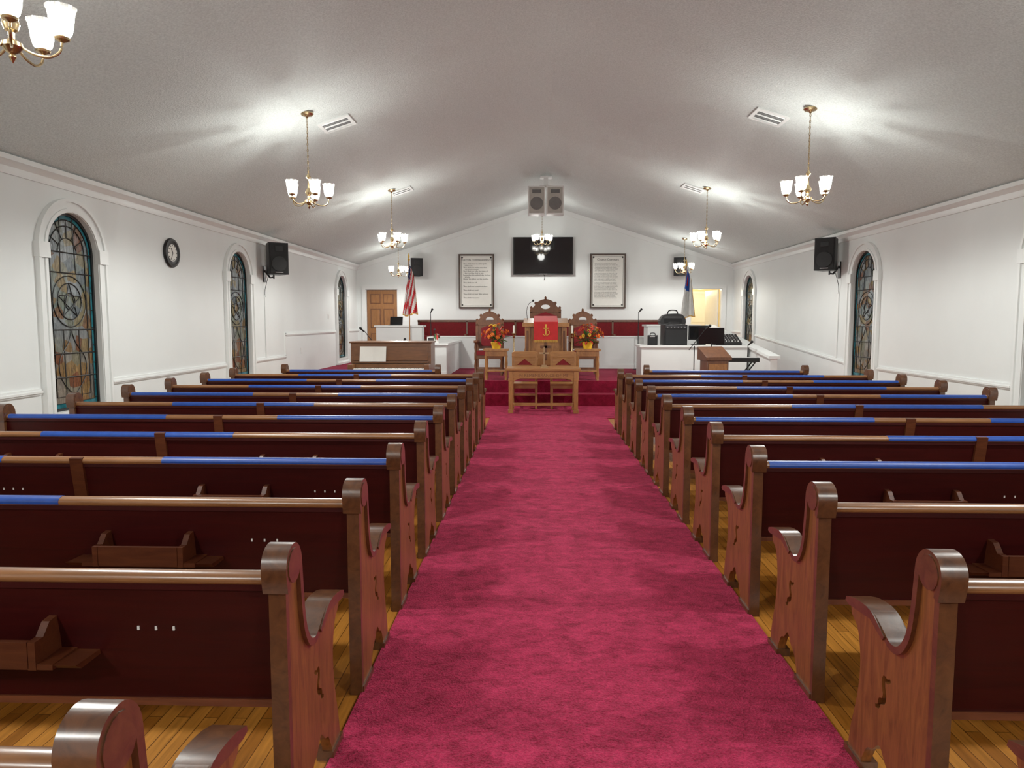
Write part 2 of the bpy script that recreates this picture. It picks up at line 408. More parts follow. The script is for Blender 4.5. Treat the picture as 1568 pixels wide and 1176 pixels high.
# ---------------------------------------------------------------- pews
topc=catmull([(-.03,.80),(-.042,.87),(-.02,.912),(.03,.92),(.068,.885),(.078,.82),(.088,.72),(.11,.625),(.155,.562),(.21,.548),(.27,.575),(.34,.602),(.43,.600),(.505,.585)],4)
front=catmull([(.525,.565),(.515,.53),(.47,.50),(.445,.44),(.435,.36),(.45,.25),(.485,.13),(.50,.06),(.505,0)],3)
arc=[(.40,0)]+catmull([(.395,.05),(.36,.11),(.32,.13),(.275,.17),(.23,.13),(.19,.11),(.155,.05)],3)+[(.15,0)]
rear=[(-.0,0),(0,.1),(-.005,.4),(-.018,.7)]
outl=topc+front+arc+rear
def buf(path,w):
    L=[];R=[]
    for i,q in enumerate(path):
        a=path[max(i-1,0)]; c=path[min(i+1,len(path)-1)]
        d=Vector((c[0]-a[0],c[1]-a[1])).normalized(); ww=w*(.45+.55*math.sin(math.pi*i/(len(path)-1)))
        L.append((q[0]-d.y*ww,q[1]+d.x*ww)); R.append((q[0]+d.y*ww,q[1]-d.x*ww))
    return L+R[::-1]
hole=buf(catmull([(.222,.425),(.242,.412),(.264,.412),(.266,.385),(.256,.358),(.264,.332),(.286,.322),(.294,.300),(.315,.292)],4),.012)
def offs(path,w):
    out=[]
    for i,q in enumerate(path):
        a=path[max(i-1,0)]; c=path[min(i+1,len(path)-1)]
        d=Vector((c[0]-a[0],c[1]-a[1])).normalized(); out.append((q[0]+d.y*w,q[1]-d.x*w))
    return out
capi=offs(topc,-.012); capj=offs(topc,.012)
cap=capi+capj[::-1]
CW=.076
def pew(L,tape,racks,joint=True):
    b=B(); h=L/2
    for s in(-1,1):
        xa,xb=(-h+.014,-h+.050) if s<0 else(h-.050,h-.014)
        b.prism(outl,'x',xa,xb,M_pewend,holes=[hole])
        xa,xb=(-h,-h+CW) if s<0 else(h-CW,h)
        b.prism(cap,'x',xa,xb,M_pewcap)
        b.prism([(.012+.052*math.cos(a*math.pi/8),.868+.052*math.sin(a*math.pi/8)) for a in range(16)],'x',xa-.003,xb+.003,M_pewcap)
        b.box(xa+.012,xb-.012,-.03,-.004,0.0,.84,M_pewcap)
        b.box(xa+.006,xb-.006,.39,.52,0,.035,M_pewcap); b.box(xa+.006,xb-.006,-.02,.16,0,.035,M_pewcap)
        b.prism(catmull([(.24,.566),(.34,.615),(.45,.612),(.525,.592)],4)+[(.53,.575),(.50,.57),(.34,.585),(.25,.55)],'x',xa-.006,xb+.006,M_pewcap)
    i=h-.045
    b.prism([(.062,.40),(-.005,.815),(.020,.82),(.087,.40)],'x',-i,i,M_pewback)
    b.prism([(.052,.395),(.052,.418),(.095,.418),(.095,.395)],'x',-i,i,M_seat)
    rp=[(.010+.030*math.cos(a*math.pi/8),.828+.021*math.sin(a*math.pi/8)) for a in range(16)]
    b.prism(rp,'x',-i,i,M_pewrail)
    b.prism([(-.012,.795),(-.012,.82),(.03,.82),(.03,.795)],'x',-i,i,M_pewback)
    b.prism([(.085,.40),(.085,.425),(.45,.455),(.475,.45),(.48,.43),(.46,.42)],'x',-i,i,M_seat)
    b.box(-i,i,.42,.44,.39,.43,M_pewback)
    if joint:
        b.prism([(.10,0),(.12,.41),(.44,.42),(.42,0)],'x',-.02,.02,M_seat)
        b.prism([(.035,.45),(-.028,.845),(-.005,.85),(.055,.45)],'x',-.035,.035,M_pewrack)
    for (x0,x1) in tape:
        tp=[(.010+.0315*math.cos(a*math.pi/8),.828+.0225*math.sin(a*math.pi/8)) for a in range(-1,10)]
        b.prism(tp,'x',x0,x1,M_blue)
    for rx in racks:
        b.box(rx-.24,rx+.24,-.085,.03,.575,.592,M_pewrack)
        b.box(rx-.17,rx+.17,-.088,-.072,.58,.66,M_pewrack)
        for s in(-1,1):
            xx=rx+s*.18
            b.prism([(-.088,.575),(.03,.575),(.018,.70),(-.02,.695),(-.05,.66),(-.088,.66)],'x',xx-.012,xx+.012,M_pewrack)
            b.prism([(-.06,.57),(.035,.57),(.035,.585),(-.085,.59)],'x',xx+s*.012,xx+s*.13,M_pewrack)
        for k in range(3): b.box(rx+.44+k*.055,rx+.446+k*.055,.016,.022,.656,.668,M_white)  # small white flecks stand in for glints on the pew back
    return b
PY=[1.145]+[1.17+.875*k for k in range(1,11)]
LL=(-4.33,-.725); RL=(1.15,4.64)
def tapes(kind,side):
    if side=='L':
        c=(LL[0]+LL[1])/2
        t={'odd':[(-4.24,-2.95),(-2.05,-.81)],'even':[(-3.35,-2.03)],'none':[]}[kind]
    else:
        c=(RL[0]+RL[1])/2
        t={'odd':[(1.25,2.62),(3.5,4.55)],'even':[(2.30,3.98)],'none':[]}[kind]
    return [(a-c,d-c) for a,d in t]
for side,(xa,xb) in(('L',LL),('R',RL)):
    cx=(xa+xb)/2; L=xb-xa; ms={}
    rk=[.87,-.89] if side=='L' else[-.83,.85]
    for kd in('odd','even','none'): ms[kd]=pew(L,tapes(kd,side),rk).mesh('pew_mesh')
    for k,y in enumerate(PY):
        kd='none' if k<2 else('odd' if k%2 else 'even')
        if side=='R' and k==2: kd='none'
        place(ms[kd],'church_pew',(cx,y,0),0,.003)
b2=pew(2.45,[(-1.1,1.1)],[],False).mesh('front_pew_mesh')
place(b2,'church_pew',(-2.68,10.8,0),0,.003); place(b2,'church_pew',(2.87,10.8,0),0,.003)

# ---------------------------------------------------------------- chandeliers
def chandelier(hang):
    b=B(); F=-hang
    b.lathe([(.001,0),(.075,0),(.078,-.01),(.06,-.03),(.02,-.04),(.012,-.055),(.001,-.058)],(0,0,0),M_brass,20)
    b.tube([(0,0,-.05),(0,0,F+.42)],.0035,M_brass,6)
    n=int((hang-.48)/.034)
    for i in range(n):
        z=-.06-i*.034-.017; R=Matrix.Translation((0,0,z))@Matrix.Rotation(math.pi/2*(i%2),4,'Z')
        b.tube([(0.010*math.cos(a*math.pi/4),0,.020*math.sin(a*math.pi/4)) for a in range(8)],.0028,M_brass,5,M=R,closed=True)
    b.lathe([(.001,.44),(.012,.43),(.008,.40),(.022,.38),(.030,.36),(.012,.34),(.010,.24),(.030,.22),(.040,.19),(.030,.16),(.014,.15),(.014,.12),(.045,.10),(.050,.08),(.030,.055),(.012,.045),(.018,.03),(.008,.012),(.001,0)],(0,0,F),M_brass,20)
    pts=[]
    for k in range(5):
        R=Matrix.Rotation(2*math.pi*k/5+.3,4,'Z')
        path=catmull([(.03,0,F+.09),(.09,0,F+.055),(.16,0,F+.045),(.21,0,F+.075),(.225,0,F+.13)],6)
        b.tube(path,.007,M_brass,8,M=R)
        T=R@Matrix.Translation((.225,0,F+.13))
        b.lathe([(.001,-.01),(.014,-.005),(.034,.005),(.038,.015),(.02,.02),(.014,.03),(.014,.055),(.001,.056)],(0,0,0),M_brass,14,M=T)
        b.lathe_open([(.030,.02),(.044,.035),(.052,.065),(.056,.10),(.062,.14),(.072,.165)],(0,0,0),M_shade,24,M=T,mat2=M_shade2)
        b.lathe([(.001,.052),(.012,.056),(.021,.075),(.020,.09),(.010,.113),(.001,.128)],(0,0,0),M_bulb,10,M=T)
        pts.append(T@Vector((0,0,.088)))
    return b,pts
EB=8; ES=142; LC=(.99,.985,.93)
def put_ch(x,y,hang,e=1.0):
    z=ceilz(x); b,pts=chandelier(hang)
    o=b.obj('chandelier',(x,y,z))
    for q in pts:
        l=bpy.data.lights.new('bulb_light','POINT'); l.energy=EB*e; l.color=LC; l.shadow_soft_size=.006
        lo=bpy.data.objects.new('bulb_light',l); lo.parent=o; lo.location=q; sc.collection.objects.link(lo)
    l=bpy.data.lights.new('fill_spot','SPOT'); l.energy=ES*e; l.color=LC; l.spot_size=math.radians(178); l.spot_blend=.35; l.shadow_soft_size=.10  # fill spot added below the fixture to brighten walls and floor, no such lamp
    lo=bpy.data.objects.new('fill_spot',l); lo.parent=o; lo.location=(0,0,-hang-.03); sc.collection.objects.link(lo)
for y in(-1.1,3.6,8.27,13.05):  # rearmost pair is unseen behind the camera, added for room light
    put_ch(-2.62,y,1.08); put_ch(3.06,y,1.08)
put_ch(-3.6,18.7,.93,.6); put_ch(3.84,18.7,.93,.6); put_ch(.16,18.8,1.32,.6)
# ceiling vents
def vent(x,y):
    sg=-1 if x<XC else 1
    b=B()
    b.prism([(-.2,-.2),(.2,-.2),(.2,.2),(-.2,.2)],'z',-.018,0,M_trim,holes=[[(-.16,-.16),(.16,-.16),(.16,.16),(-.16,.16)]])
    b.box(-.16,.16,-.16,.16,-.003,-.001,M_black)
    for k in range(5):
        R=Matrix.Translation((0,-.13+k*.065,-.012))@Matrix.Rotation(math.radians(-50),4,'X')
        b.box(-.16,.16,-.009,.009,-.001,.001,M_louver if k%2 else M_trim,M=R)
    o=b.obj('ceiling_vent',(x,y,ceilz(x)-.001)); o.rotation_euler=(0,sg*math.atan(SL),0)
for x,y in((-2.45,8.9),(2.80,8.9),(-2.5,13.4),(2.88,13.4)): vent(x,y)

# ---------------------------------------------------------------- wall items
def lspeaker(x,y,z,wallx,sg,rot,w=.36,h=.58,d=.34,zbot=.91):
    b=B(); R=Matrix.Rotation(rot,4,'Z')
    b.prism([(-w/2,-d/2),(w/2,-d/2),(w/2*.7,d/2),(-w/2*.7,d/2)],'z',-h/2,h/2,M_black,M=R)
    b.box(-w/2+.02,w/2-.02,-d/2-.015,-d/2,-h/2+.02,h/2-.02,M_grille,M=R)
    b.lathe([(.001,0),(.12,0),(.14,-.012),(.001,-.014)],(0,0,0),M_black,20,M=R@Matrix.Translation((0,-d/2-.014,-.1))@Matrix.Rotation(-math.pi/2,4,'X'))
    b.box(-.07,.07,-d/2-.02,-d/2-.012,h/2-.16,h/2-.07,M_black,M=R)
    b.box(-w*.2,w*.2,-d/2-.019,-d/2-.014,-h/2+.03,-h/2+.045,M_steel,M=R)
    if sg:
        wx=wallx-x+sg*.004; yy=.08
        b.box(min(wx,wx+sg*.02),max(wx,wx+sg*.02),yy-.05,yy+.05,-.42,-.12,M_metal)
        b.tube([(wx+sg*.015,yy,-.2),(wx+sg*.12,yy,-.34),(wx+sg*.2,yy-.03,-.33)],.018,M_metal,8)
        b.tube([(wx+sg*.2,yy-.03,-.36),(wx+sg*.2,yy-.03,-.25)],.016,M_metal,8)
        b.tube(catmull([(wx+sg*.1,yy-.03,-.3),(wx+sg*.06,yy-.08,-.5),(wx+sg*.02,yy-.03,-.62),(wx+sg*.015,yy,-.7)],5),.006,M_black,6)
        b.box(min(wx,wx+sg*.018),max(wx,wx+sg*.018),yy-.02,yy+.02,zbot-z,-.66,M_trim)
    else:
        wy=YB-y-.004; b.box(-.05,.05,wy-.02,wy,-.12,.12,M_metal); b.tube([(0,wy-.01,0),(0,.1,0)],.02,M_metal,8)
    b.obj('wall_speaker',(x,y,z),0,.005)
lspeaker(XL+.27,13.2,2.74,XL,1,math.radians(38)); lspeaker(XR-.27,13.2,2.79,XR,-1,math.radians(-38))
lspeaker(-3.35,19.95,3.08,0,0,math.radians(20),.34,.5,.3); lspeaker(4.0,19.95,3.08,0,0,math.radians(-20),.34,.5,.3)
for x,sg in((XL,1),(XR,-1)):
    b=B(); b.box(min(x,x+sg*.03),max(x,x+sg*.03),13.40,13.44,2.5,3.05,M_trim); b.obj('trim_conduit_%s'%('left' if sg>0 else 'right'))
# ridge speakers
b=B()
for s in(-1,1):
    cx=s*.205
    b.box(cx-.195,cx+.195,0,.32,-.31,.31,M_white)
    b.box(cx-.165,cx+.165,-.012,0,-.28,.28,M_cream)
    b.lathe([(.001,-.004),(.13,-.004),(.145,0),(.13,.006),(.001,.006)],(0,0,0),M_cone,24,M=Matrix.Translation((cx,-.014,-.07))@Matrix.Rotation(math.pi/2,4,'X'))
    b.box(cx-.10,cx+.10,-.018,-.01,.15,.23,M_horn)
b.box(-.05,.05,.1,.2,.31,.55,M_trim); b.box(-.14,.14,.05,.25,.31,.33,M_trim); b.box(-.13,.13,.05,.25,.5,.53,M_trim)
b.obj('ridge_speaker_cabinet',(XC,16.1,4.27),0,.005)
# TV
b=B(); b.box(-.84,.84,0,.06,-.52,.52,M_black); b.box(-.815,.815,-.004,0,-.49,.50,M_screen)
b.box(-.3,.3,.06,.12,-.25,.25,M_metal); b.box(-.12,.12,-.006,.0,-.51,-.50,M_steel)
b.tube(catmull([(.02,.05,-.52),(.05,.08,-.58),(.03,.10,-.66)],4),.008,M_black)
b.obj('wall_television',(.205,YB-.13,3.41),0,.006)
# plaques
def plaque(name,cx,title,lines,size,left=False):
    b=B(); w,h=.505,.765
    b.prism([(-w,-h),(w,-h),(w,h),(-w,h)],'y',-.05,0,M_frame,holes=[[(-w+.045,-h+.045),(w-.045,-h+.045),(w-.045,h-.045),(-w+.045,h-.045)]])
    b.box(-w+.04,w-.04,-.02,-.005,-h+.04,h-.04,M_paper)
    for q in(.075,):
        for (x0,x1,z0,z1) in((-w+q,w-q,h-q-.006,h-q),(-w+q,w-q,-h+q,-h+q+.006),(-w+q,-w+q+.006,-h+q,h-q),(w-q-.006,w-q,-h+q,h-q)):
            b.box(x0,x1,-.023,-.02,z0,z1,M_ink)
    b.text(title,.068 if left else .085,(0,-.0225,h-.19),M_ink)
    b.text('\n'.join(lines),size,(-w+.13,-.0225,h-.29),M_ink,align='LEFT',sp=1.0)
    for sx in(-1,1):
        for sz in(-1,1):
            b.lathe([(.001,0),(.03,0),(.03,-.003),(.001,-.003)],(0,0,0),M_ink,4,M=Matrix.Translation((sx*(w-.1),-.021,sz*(h-.1)))@Matrix.Rotation(-math.pi/2,4,'X'))
    b.obj(name,(cx,YB-.005,2.71))
ten=['Thou shalt have no other gods','   before me.','Thou shalt not make unto thee','   any graven images.','Thou shalt not take the name of','   the Lord thy God in vain.','Remember the sabbath day, to keep','   it holy.','Honor thy father and thy mother.','','Thou shalt not kill.','','Thou shalt not commit adultery.','','Thou shalt not steal.','','Thou shalt not bear false witness.','','Thou shalt not covet.']
plaque('ten_commandments_plaque',-1.68,'THE TEN COMMANDMENTS',ten,.053,True)
words='having been led as we believe by the spirit of god to receive the lord jesus as our saviour and on the profession of our faith do now in the presence of god angels and this assembly most solemnly and joyfully enter into covenant with one another as one body in christ we engage therefore by the aid to walk together in christian love'.split()
ls=[];i=0
for r in range(30):
    s=''
    while len(s)<46: s+=words[i%len(words)]+' '; i+=1
    ls.append(s if r%8!=7 else '')
plaque('church_covenant_plaque',2.03,'Church Covenant',ls,.033)
# clock
b=B(); R=Matrix.Rotation(math.pi/2,4,'Y')
b.lathe([(.001,0),(.20,0),(.205,.02),(.195,.04),(.165,.045),(.135,.03),(.001,.03)],(0,0,0),M_black,32,M=R)
b.lathe([(.001,.031),(.12,.031),(.12,.032),(.001,.0325)],(0,0,0),M_paper,32,M=R)
for k in range(12):
    a=k*math.pi/6; b.box(.033,.036,-.005,.005,.095,.115,M_ink,M=Matrix.Rotation(a,4,'X'))
b.box(.036,.038,-.006,.006,0,.075,M_ink,M=Matrix.Rotation(.6,4,'X')); b.box(.038,.04,-.004,.004,0,.105,M_ink,M=Matrix.Rotation(2.6,4,'X'))
b.obj('wall_clock',(XL+.002,9.87,2.54))
for (x,y,z) in((XL+.002,15.3,.95),(XL+.002,17.4,1.7)):
    b=B(); b.box(0,.008,-.04,.04,-.06,.06,M_white); b.box(.008,.012,-.012,.012,-.03,.03,M_trim); b.obj('wall_outlet',(x,y,z))

# ---------------------------------------------------------------- chancel
b=B(); b.box(-2.5,2.75,17.0,17.1,PZ,1.20,M_wall); b.box(-2.54,2.79,16.97,17.13,1.20,1.235,M_trim); b.box(-2.5,2.75,16.985,17.0,PZ,PZ+.1,M_trim)
b.obj('choir_half_wall')
b=B(); b.box(-3.05,3.25,17.3,19.2,PZ,.76,M_carpet2); b.obj('floor_choir_riser')
b=B(); w=1.24
for i in range(5):
    x0=-3.0+i*w; 
    b.box(x0+.02,x0+w-.02,.02,.08,.42,.80,M_redf); b.box(x0+.02,x0+w-.02,-.45,.02,.38,.46,M_redf)
for i in range(6):
    x0=-3.0+i*w; b.box(x0-.025,x0+.025,-.48,.10,0,.5,M_darkwood); b.box(x0-.025,x0+.025,0,.10,.5,.84,M_darkwood)
b.box(-3.03,3.23,-.0,.11,.80,.86,M_darkwood); b.box(-3.0,3.2,.08,.10,0,.80,M_darkwood); b.box(-3.0,3.2,-.42,-.40,.1,.38,M_darkwood)
b.obj('choir_pew',(0,18.2,.76),0,.006)
def halfwall(nm,x0,x1,y0,y1,z):
    b=B(); b.box(x0,x1,y0,y1,PZ,z,M_wall); b.box(x0-.04,x1+.04,y0-.04,y1+.04,z,z+.04,M_trim); b.box(x0,x1,y0-.012,y0,PZ,PZ+.1,M_trim); b.obj(nm)
halfwall('piano_side_partition',-2.35,-1.82,14.45,16.9,1.10)
halfwall('sound_desk_partition',2.15,4.28,14.5,15.2,1.06)
halfwall('stage_ledge_partition',2.55,3.70,16.3,16.88,1.47)
halfwall('laptop_ledge_partition',-3.72,-2.65,16.5,16.88,1.45)

def throne(w,h,seat=.46):
    b=B(); hw=w/2; d=.5
    for s in(-1,1):
        x=s*(hw-.03)
        b.box(x-.03,x+.03,d-.06,d,0,h-.28,M_darkwood)
        b.lathe([(.03,0),(.035,.03),(.02,.05),(.03,.1),(.001,.13)],(x,d-.03,h-.28),M_darkwood,12)
        b.lathe([(.028,0),(.028,.08),(.02,.1),(.034,.2),(.02,.3),(.028,.33),(.028,.46),(.02,.5),(.03,.58),(.022,.66),(.03,.70)],(x,.04,0),M_darkwood,12)
        b.prism(catmull([(-.04,.70),(.0,.73),(.2,.715),(d,.73)],4)+[(d,.69),(.2,.675),(-.03,.68)],'x',x-.035,x+.035,M_darkwood)
    b.box(-hw+.03,hw-.03,.02,d-.02,seat-.12,seat-.03,M_darkwood)
    b.box(-hw+.05,hw-.05,.01,d-.05,seat-.04,seat+.05,M_redf)
    b.box(-hw+.06,hw-.06,.02,.05,.12,.17,M_darkwood)
    i=hw-.06
    b.box(-i,i,d-.05,d-.01,seat+.08,h-.28,M_darkwood)
    b.prism([(-i+.06,seat+.14),(i-.06,seat+.14),(i-.06,h-.36),(0,h-.29),(-i+.06,h-.36)],'y',d-.085,d-.045,M_redf)
    cr=[(-hw,h-.30),(-hw+.01,h-.21),(-hw*.75,h-.17),(-hw*.62,h-.10),(-hw*.35,h-.03),(0,h),(hw*.35,h-.03),(hw*.62,h-.10),(hw*.75,h-.17),(hw-.01,h-.21),(hw,h-.30)]
    b.prism(catmull(cr,4),'y',d-.06,d,M_darkwood,holes=[[(hw*.28*math.cos(a*math.pi/8),h-.17+.05*math.sin(a*math.pi/8)) for a in range(16)]])
    b.lathe([(.05,0),(.02,.03),(.03,.05),(.001,.09)],(0,d-.03,h-.02),M_darkwood,12)
    for s in(-1,1): b.ball((s*hw*.62,d-.03,h-.09),.035,M_darkwood)
    return b
throne(.60,1.34).obj('pulpit_chair',(-.98,14.75,PZ),0,.005)
throne(.60,1.34).obj('pulpit_chair',(1.00,14.75,PZ),0,.005)
throne(.70,1.62).obj('pulpit_chair',(.22,15.55,PZ),0,.005)

# pulpit
b=B()
b.box(-.34,.34,.0,.42,.10,1.02,M_oak); b.box(-.40,.40,-.04,.46,0,.06,M_oak); b.box(-.37,.37,-.02,.44,.06,.10,M_oak)
for s in(-1,1):
    b.box(s*.36-.05,s*.36+.05,-.05,.05,.10,1.02,M_oak)
    b.box(s*.36-.02,s*.36+.02,-.062,-.05,.18,.94,M_darkwood)
    b.prism([(s*.41,.06),(s*.52,.06),(s*.50,.14),(s*.41,.62)],'y',.12,.20,M_oak)
b.box(-.27,.27,-.02,0,.18,.94,M_oak); b.box(-.20,.20,-.035,-.02,.26,.86,M_oak)
b.box(-.03,.03,-.045,-.035,.36,.76,M_darkwood); b.box(-.11,.11,-.045,-.035,.60,.65,M_darkwood)
b.prism([(-.10,1.02),(.50,1.02),(.50,1.19),(.44,1.19),(-.10,1.07)],'x',-.44,.44,M_oak)
b.box(-.46,.46,-.12,-.10,1.02,1.10,M_oak)
b.prism([(-.235,.76),(.235,.76),(.235,1.115),(-.235,1.115)],'y',-.135,-.122,M_redcloth)
b.prism([(-.13,1.105),(.50,1.225),(.50,1.235),(-.135,1.118)],'x',-.235,.235,M_redcloth)
for k in range(24):
    x=-.23+k*.02; b.tube([(x,-.128,.765),(x,-.130,.715)],.006,M_gold,5)
b.box(-.012,.012,-.142,-.135,.86,1.07,M_gold); b.box(-.05,.05,-.142,-.135,.98,1.0,M_gold)
b.tube(catmull([(-.06,-.139,.88),(.0,-.139,.84),(.07,-.139,.90),(.04,-.139,.96)],4),.008,M_gold,6)
b.tube(catmull([(-.36,.3,1.15),(-.38,.2,1.32),(-.34,.05,1.46),(-.26,-.0,1.52)],6),.006,M_black,6); b.ball((-.25,-.01,1.53),.022,M_black)
b.obj('pulpit',(.20,14.05,PZ),0,.005)

# flower tables + arrangements
def ftable():
    b=B(); b.box(-.24,.24,-.2,.2,.56,.60,M_oak); b.box(-.21,.21,-.17,.17,.46,.56,M_oak)
    for sx in(-1,1):
        for sy in(-1,1):
            b.lathe([(.025,0),(.018,.04),(.026,.1),(.018,.2),(.027,.3),(.02,.40),(.026,.46)],(sx*.19,sy*.15,0),M_oak,12)
    b.box(-.20,.20,-.16,.16,.16,.185,M_oak)
    return b
def flowers(seed):
    R=random.Random(seed); b=B()
    b.lathe([(.001,0),(.075,0),(.08,.01),(.10,.09),(.108,.12),(.10,.13),(.09,.12),(.001,.11)],(0,0,0),M_yellow,20)
    for k in range(5):
        a=k*2*math.pi/5; b.tube([(.04*math.cos(a),.04*math.sin(a),.1),(.07*math.cos(a),.07*math.sin(a),.25)],.004,M_green,5)
    for k in range(46):
        th=R.uniform(0,2*math.pi); ph=math.acos(R.uniform(-.1,1)); rr=R.uniform(.17,.27)
        dd=Vector((math.sin(ph)*math.cos(th)*1.1,math.sin(ph)*math.sin(th)*.8,math.cos(ph)*.95))
        c=Vector((0,0,.24))+dd*rr
        b.tube([(0,0,.12),tuple(c)],.003,M_green,4)
        q=dd.to_track_quat('Z','Y').to_matrix().to_4x4(); T=Matrix.Translation(c)@q
        m=[M_orange,M_orange,M_yellow,M_redp,M_redp][k%5]; L=R.uniform(.035,.055)
        for lay,(tilt,sc2) in enumerate(((.25,1),(.8,.7))):
            for j in range(8):
                a=j*math.pi/4+lay*.4; P=Matrix.Rotation(a,4,'Z')@Matrix.Rotation(-tilt,4,'Y'); l2=L*sc2
                b.add([(0,0,0),(l2*.6,-l2*.28,.004),(l2,0,.0),(l2*.6,l2*.28,.004)],[(0,1,2,3)],m,M=T@P)
        b.ball((0,0,.006),.010,M_darkwood if m is M_yellow else M_yellow,6,M=T)
    for k in range(34):
        th=R.uniform(0,2*math.pi); up=R.uniform(-.5,1.2)
        q=Matrix.Translation((0,0,.18))@Matrix.Rotation(th,4,'Z')@Matrix.Rotation(-up,4,'Y'); L=R.uniform(.18,.33)
        b.add([(0.05,0,0),(L*.6,-.028,.01),(L,0,-.02),(L*.6,.028,.01),(L*.6,0,-.006)],[(0,1,4),(1,2,4),(2,3,4),(3,0,4)],M_green if k%3 else M_redp,M=q)
    return b
for i,x in enumerate((-.76,1.0)):
    ftable().obj('flower_table',(x,13.75,PZ),0,.004); flowers(i+3).obj('flower_arrangement',(x,13.75,PZ+.60))

# communion table
b=B()
b.box(-.635,.635,-.30,.30,.735,.775,M_oakh); b.box(-.60,.60,-.27,.27,.715,.735,M_oakh)
b.box(-.55,.55,-.25,-.225,.60,.715,M_oakh); b.box(-.55,.55,.225,.25,.60,.715,M_oakh); b.box(-.565,-.54,-.25,.25,.60,.715,M_oakh); b.box(.54,.565,-.25,.25,.60,.715,M_oakh)
b.text('IN REMEMBRANCE OF ME',.075,(0,-.2525,.628),M_darkwood)
for sx in(-1,1):
    for sy in(-1,1):
        x,y=sx*.56,sy*.235
        b.box(x-.035,x+.035,y-.035,y+.035,0,.72,M_oak); b.box(x-.045,x+.045,y-.045,y+.045,0,.06,M_oak); b.box(x-.042,x+.042,y-.042,y+.042,.56,.60,M_oak)
    b.prism([(sx*.525,.50),(sx*.525,.60),(sx*.40,.60),(sx*.47,.575),(sx*.505,.54)],'y',-.25,-.225,M_oakh)
    b.box(sx*.56-.02,sx*.56+.02,-.2,.2,.10,.15,M_oak)
b.box(-.53,.53,-.02,.02,.10,.15,M_oakh)
b.obj('communion_table',(.135,12.38,.012),0,.004)
def schair():
    b=B()
    for s in(-1,1):
        b.box(s*.215-.022,s*.215+.022,.38,.42,0,.98,M_oak); b.box(s*.215-.022,s*.215+.022,0,.045,0,.43,M_oak)
        b.box(s*.215-.014,s*.215+.014,.04,.38,.18,.215,M_oak); b.box(s*.215-.014,s*.215+.014,.04,.38,.36,.42,M_oak)
    b.box(-.24,.24,-.02,.42,.43,.46,M_oakh); b.box(-.21,.21,.005,.03,.24,.28,M_oakh); b.box(-.21,.21,.005,.03,.37,.43,M_oakh)
    b.prism([(-.24,.92),(.24,.92),(.24,1.0),(.20,1.02),(-.20,1.02),(-.24,1.0)],'y',.375,.425,M_oakh)
    b.box(-.2,.2,.385,.415,.54,.60,M_oakh)
    b.prism([(-.20,.90),(.20,.90),(.20,.92),(-.20,.92)],'y',.385,.415,M_oakh)
    b.prism([(-.20,.60),(.20,.60),(.20,.90),(-.20,.90)],'y',.385,.415,M_oakh,holes=[[(-.14,.77),(.14,.77),(0,.88)]])
    b.prism([(-.16,.76),(.16,.76),(.0,.895)],'y',.40,.408,M_redf)
    return b
for x in(-.20,.51): schair().obj('wooden_chair',(x,12.74,.012),0,.004)
def candle(loc,h=.95):
    b=B(); b.lathe([(.001,0),(.11,0),(.11,.015),(.05,.03),(.018,.06),(.014,h*.4),(.028,h*.42),(.014,h*.45),(.012,h*.85),(.03,h*.88),(.015,h*.9),(.045,h*.94),(.045,h*.95),(.001,h*.95)],(0,0,0),M_brass,16)
    b.lathe([(.018,h*.95),(.018,h*.95+.14),(.001,h*.95+.145)],(0,0,0),M_wax,12); b.tube([(0,0,h*.95+.14),(0,0,h*.95+.16)],.002,M_ink,5)
    b.obj('brass_candlestick',loc)
candle((-.42,13.75,PZ)); candle((.70,13.68,PZ))
b=B(); b.box(-.07,.07,-.04,.04,0,.02,M_brass); b.box(-.045,.045,-.028,.028,.02,.045,M_brass); b.box(-.011,.011,-.007,.007,.045,.36,M_brass); b.box(-.085,.085,-.007,.007,.235,.258,M_brass)
b.obj('brass_cross',(.15,12.4,.787))

# upright piano
b=B()
b.box(-.735,.735,.10,.62,.04,1.18,M_pianow); b.box(-.755,.755,.06,.64,1.18,1.21,M_pianow)
b.box(-.735,.735,-.16,.12,.60,.70,M_pianow); b.box(-.74,.74,-.18,-.15,.58,.70,M_pianow)
b.box(-.64,.64,-.145,.02,.70,.725,M_white)
for k in range(36):
    if k%7 in(0,1,3,4,5): b.box(-.62+k*.0345,-.605+k*.0345,-.07,.02,.725,.737,M_black)
b.box(-.735,-.64,-.16,.12,.70,.80,M_pianow); b.box(.64,.735,-.16,.12,.70,.80,M_pianow)
b.box(-.64,.64,.02,.11,.70,.80,M_pianow); b.box(-.68,.68,.075,.10,.86,1.12,M_pianow); b.box(-.70,.70,.03,.10,.82,.845,M_pianow)
for s in(-1,1):
    b.prism([(-.14,.04),(-.06,.04),(-.07,.3),(-.1,.6),(-.16,.6)],'x',s*.69-.03,s*.69+.03,M_pianow); b.box(s*.69-.04,s*.69+.04,-.17,.62,0,.05,M_pianow)
b.box(-.6,.6,.08,.10,.14,.52,M_pianow)
for s in(-1,1):
    b.add([(-.31,.0,.85),(-.31+s*.24,-.02,.85),(-.31+s*.24,.04,1.12),(-.31,.06,1.12)],[(0,1,2,3)],M_paper)
b.obj('upright_piano',(-2.64,12.78,.012),0,.005)
b=B(); b.box(-.4,.4,-.17,.17,.44,.49,M_pianow)
for sx in(-1,1):
    for sy in(-1,1): b.lathe([(.025,0),(.02,.1),(.03,.2),(.022,.44)],(sx*.34,sy*.12,0),M_pianow,12)
b.obj('piano_bench',(-2.64,12.25,.012),0,.004)

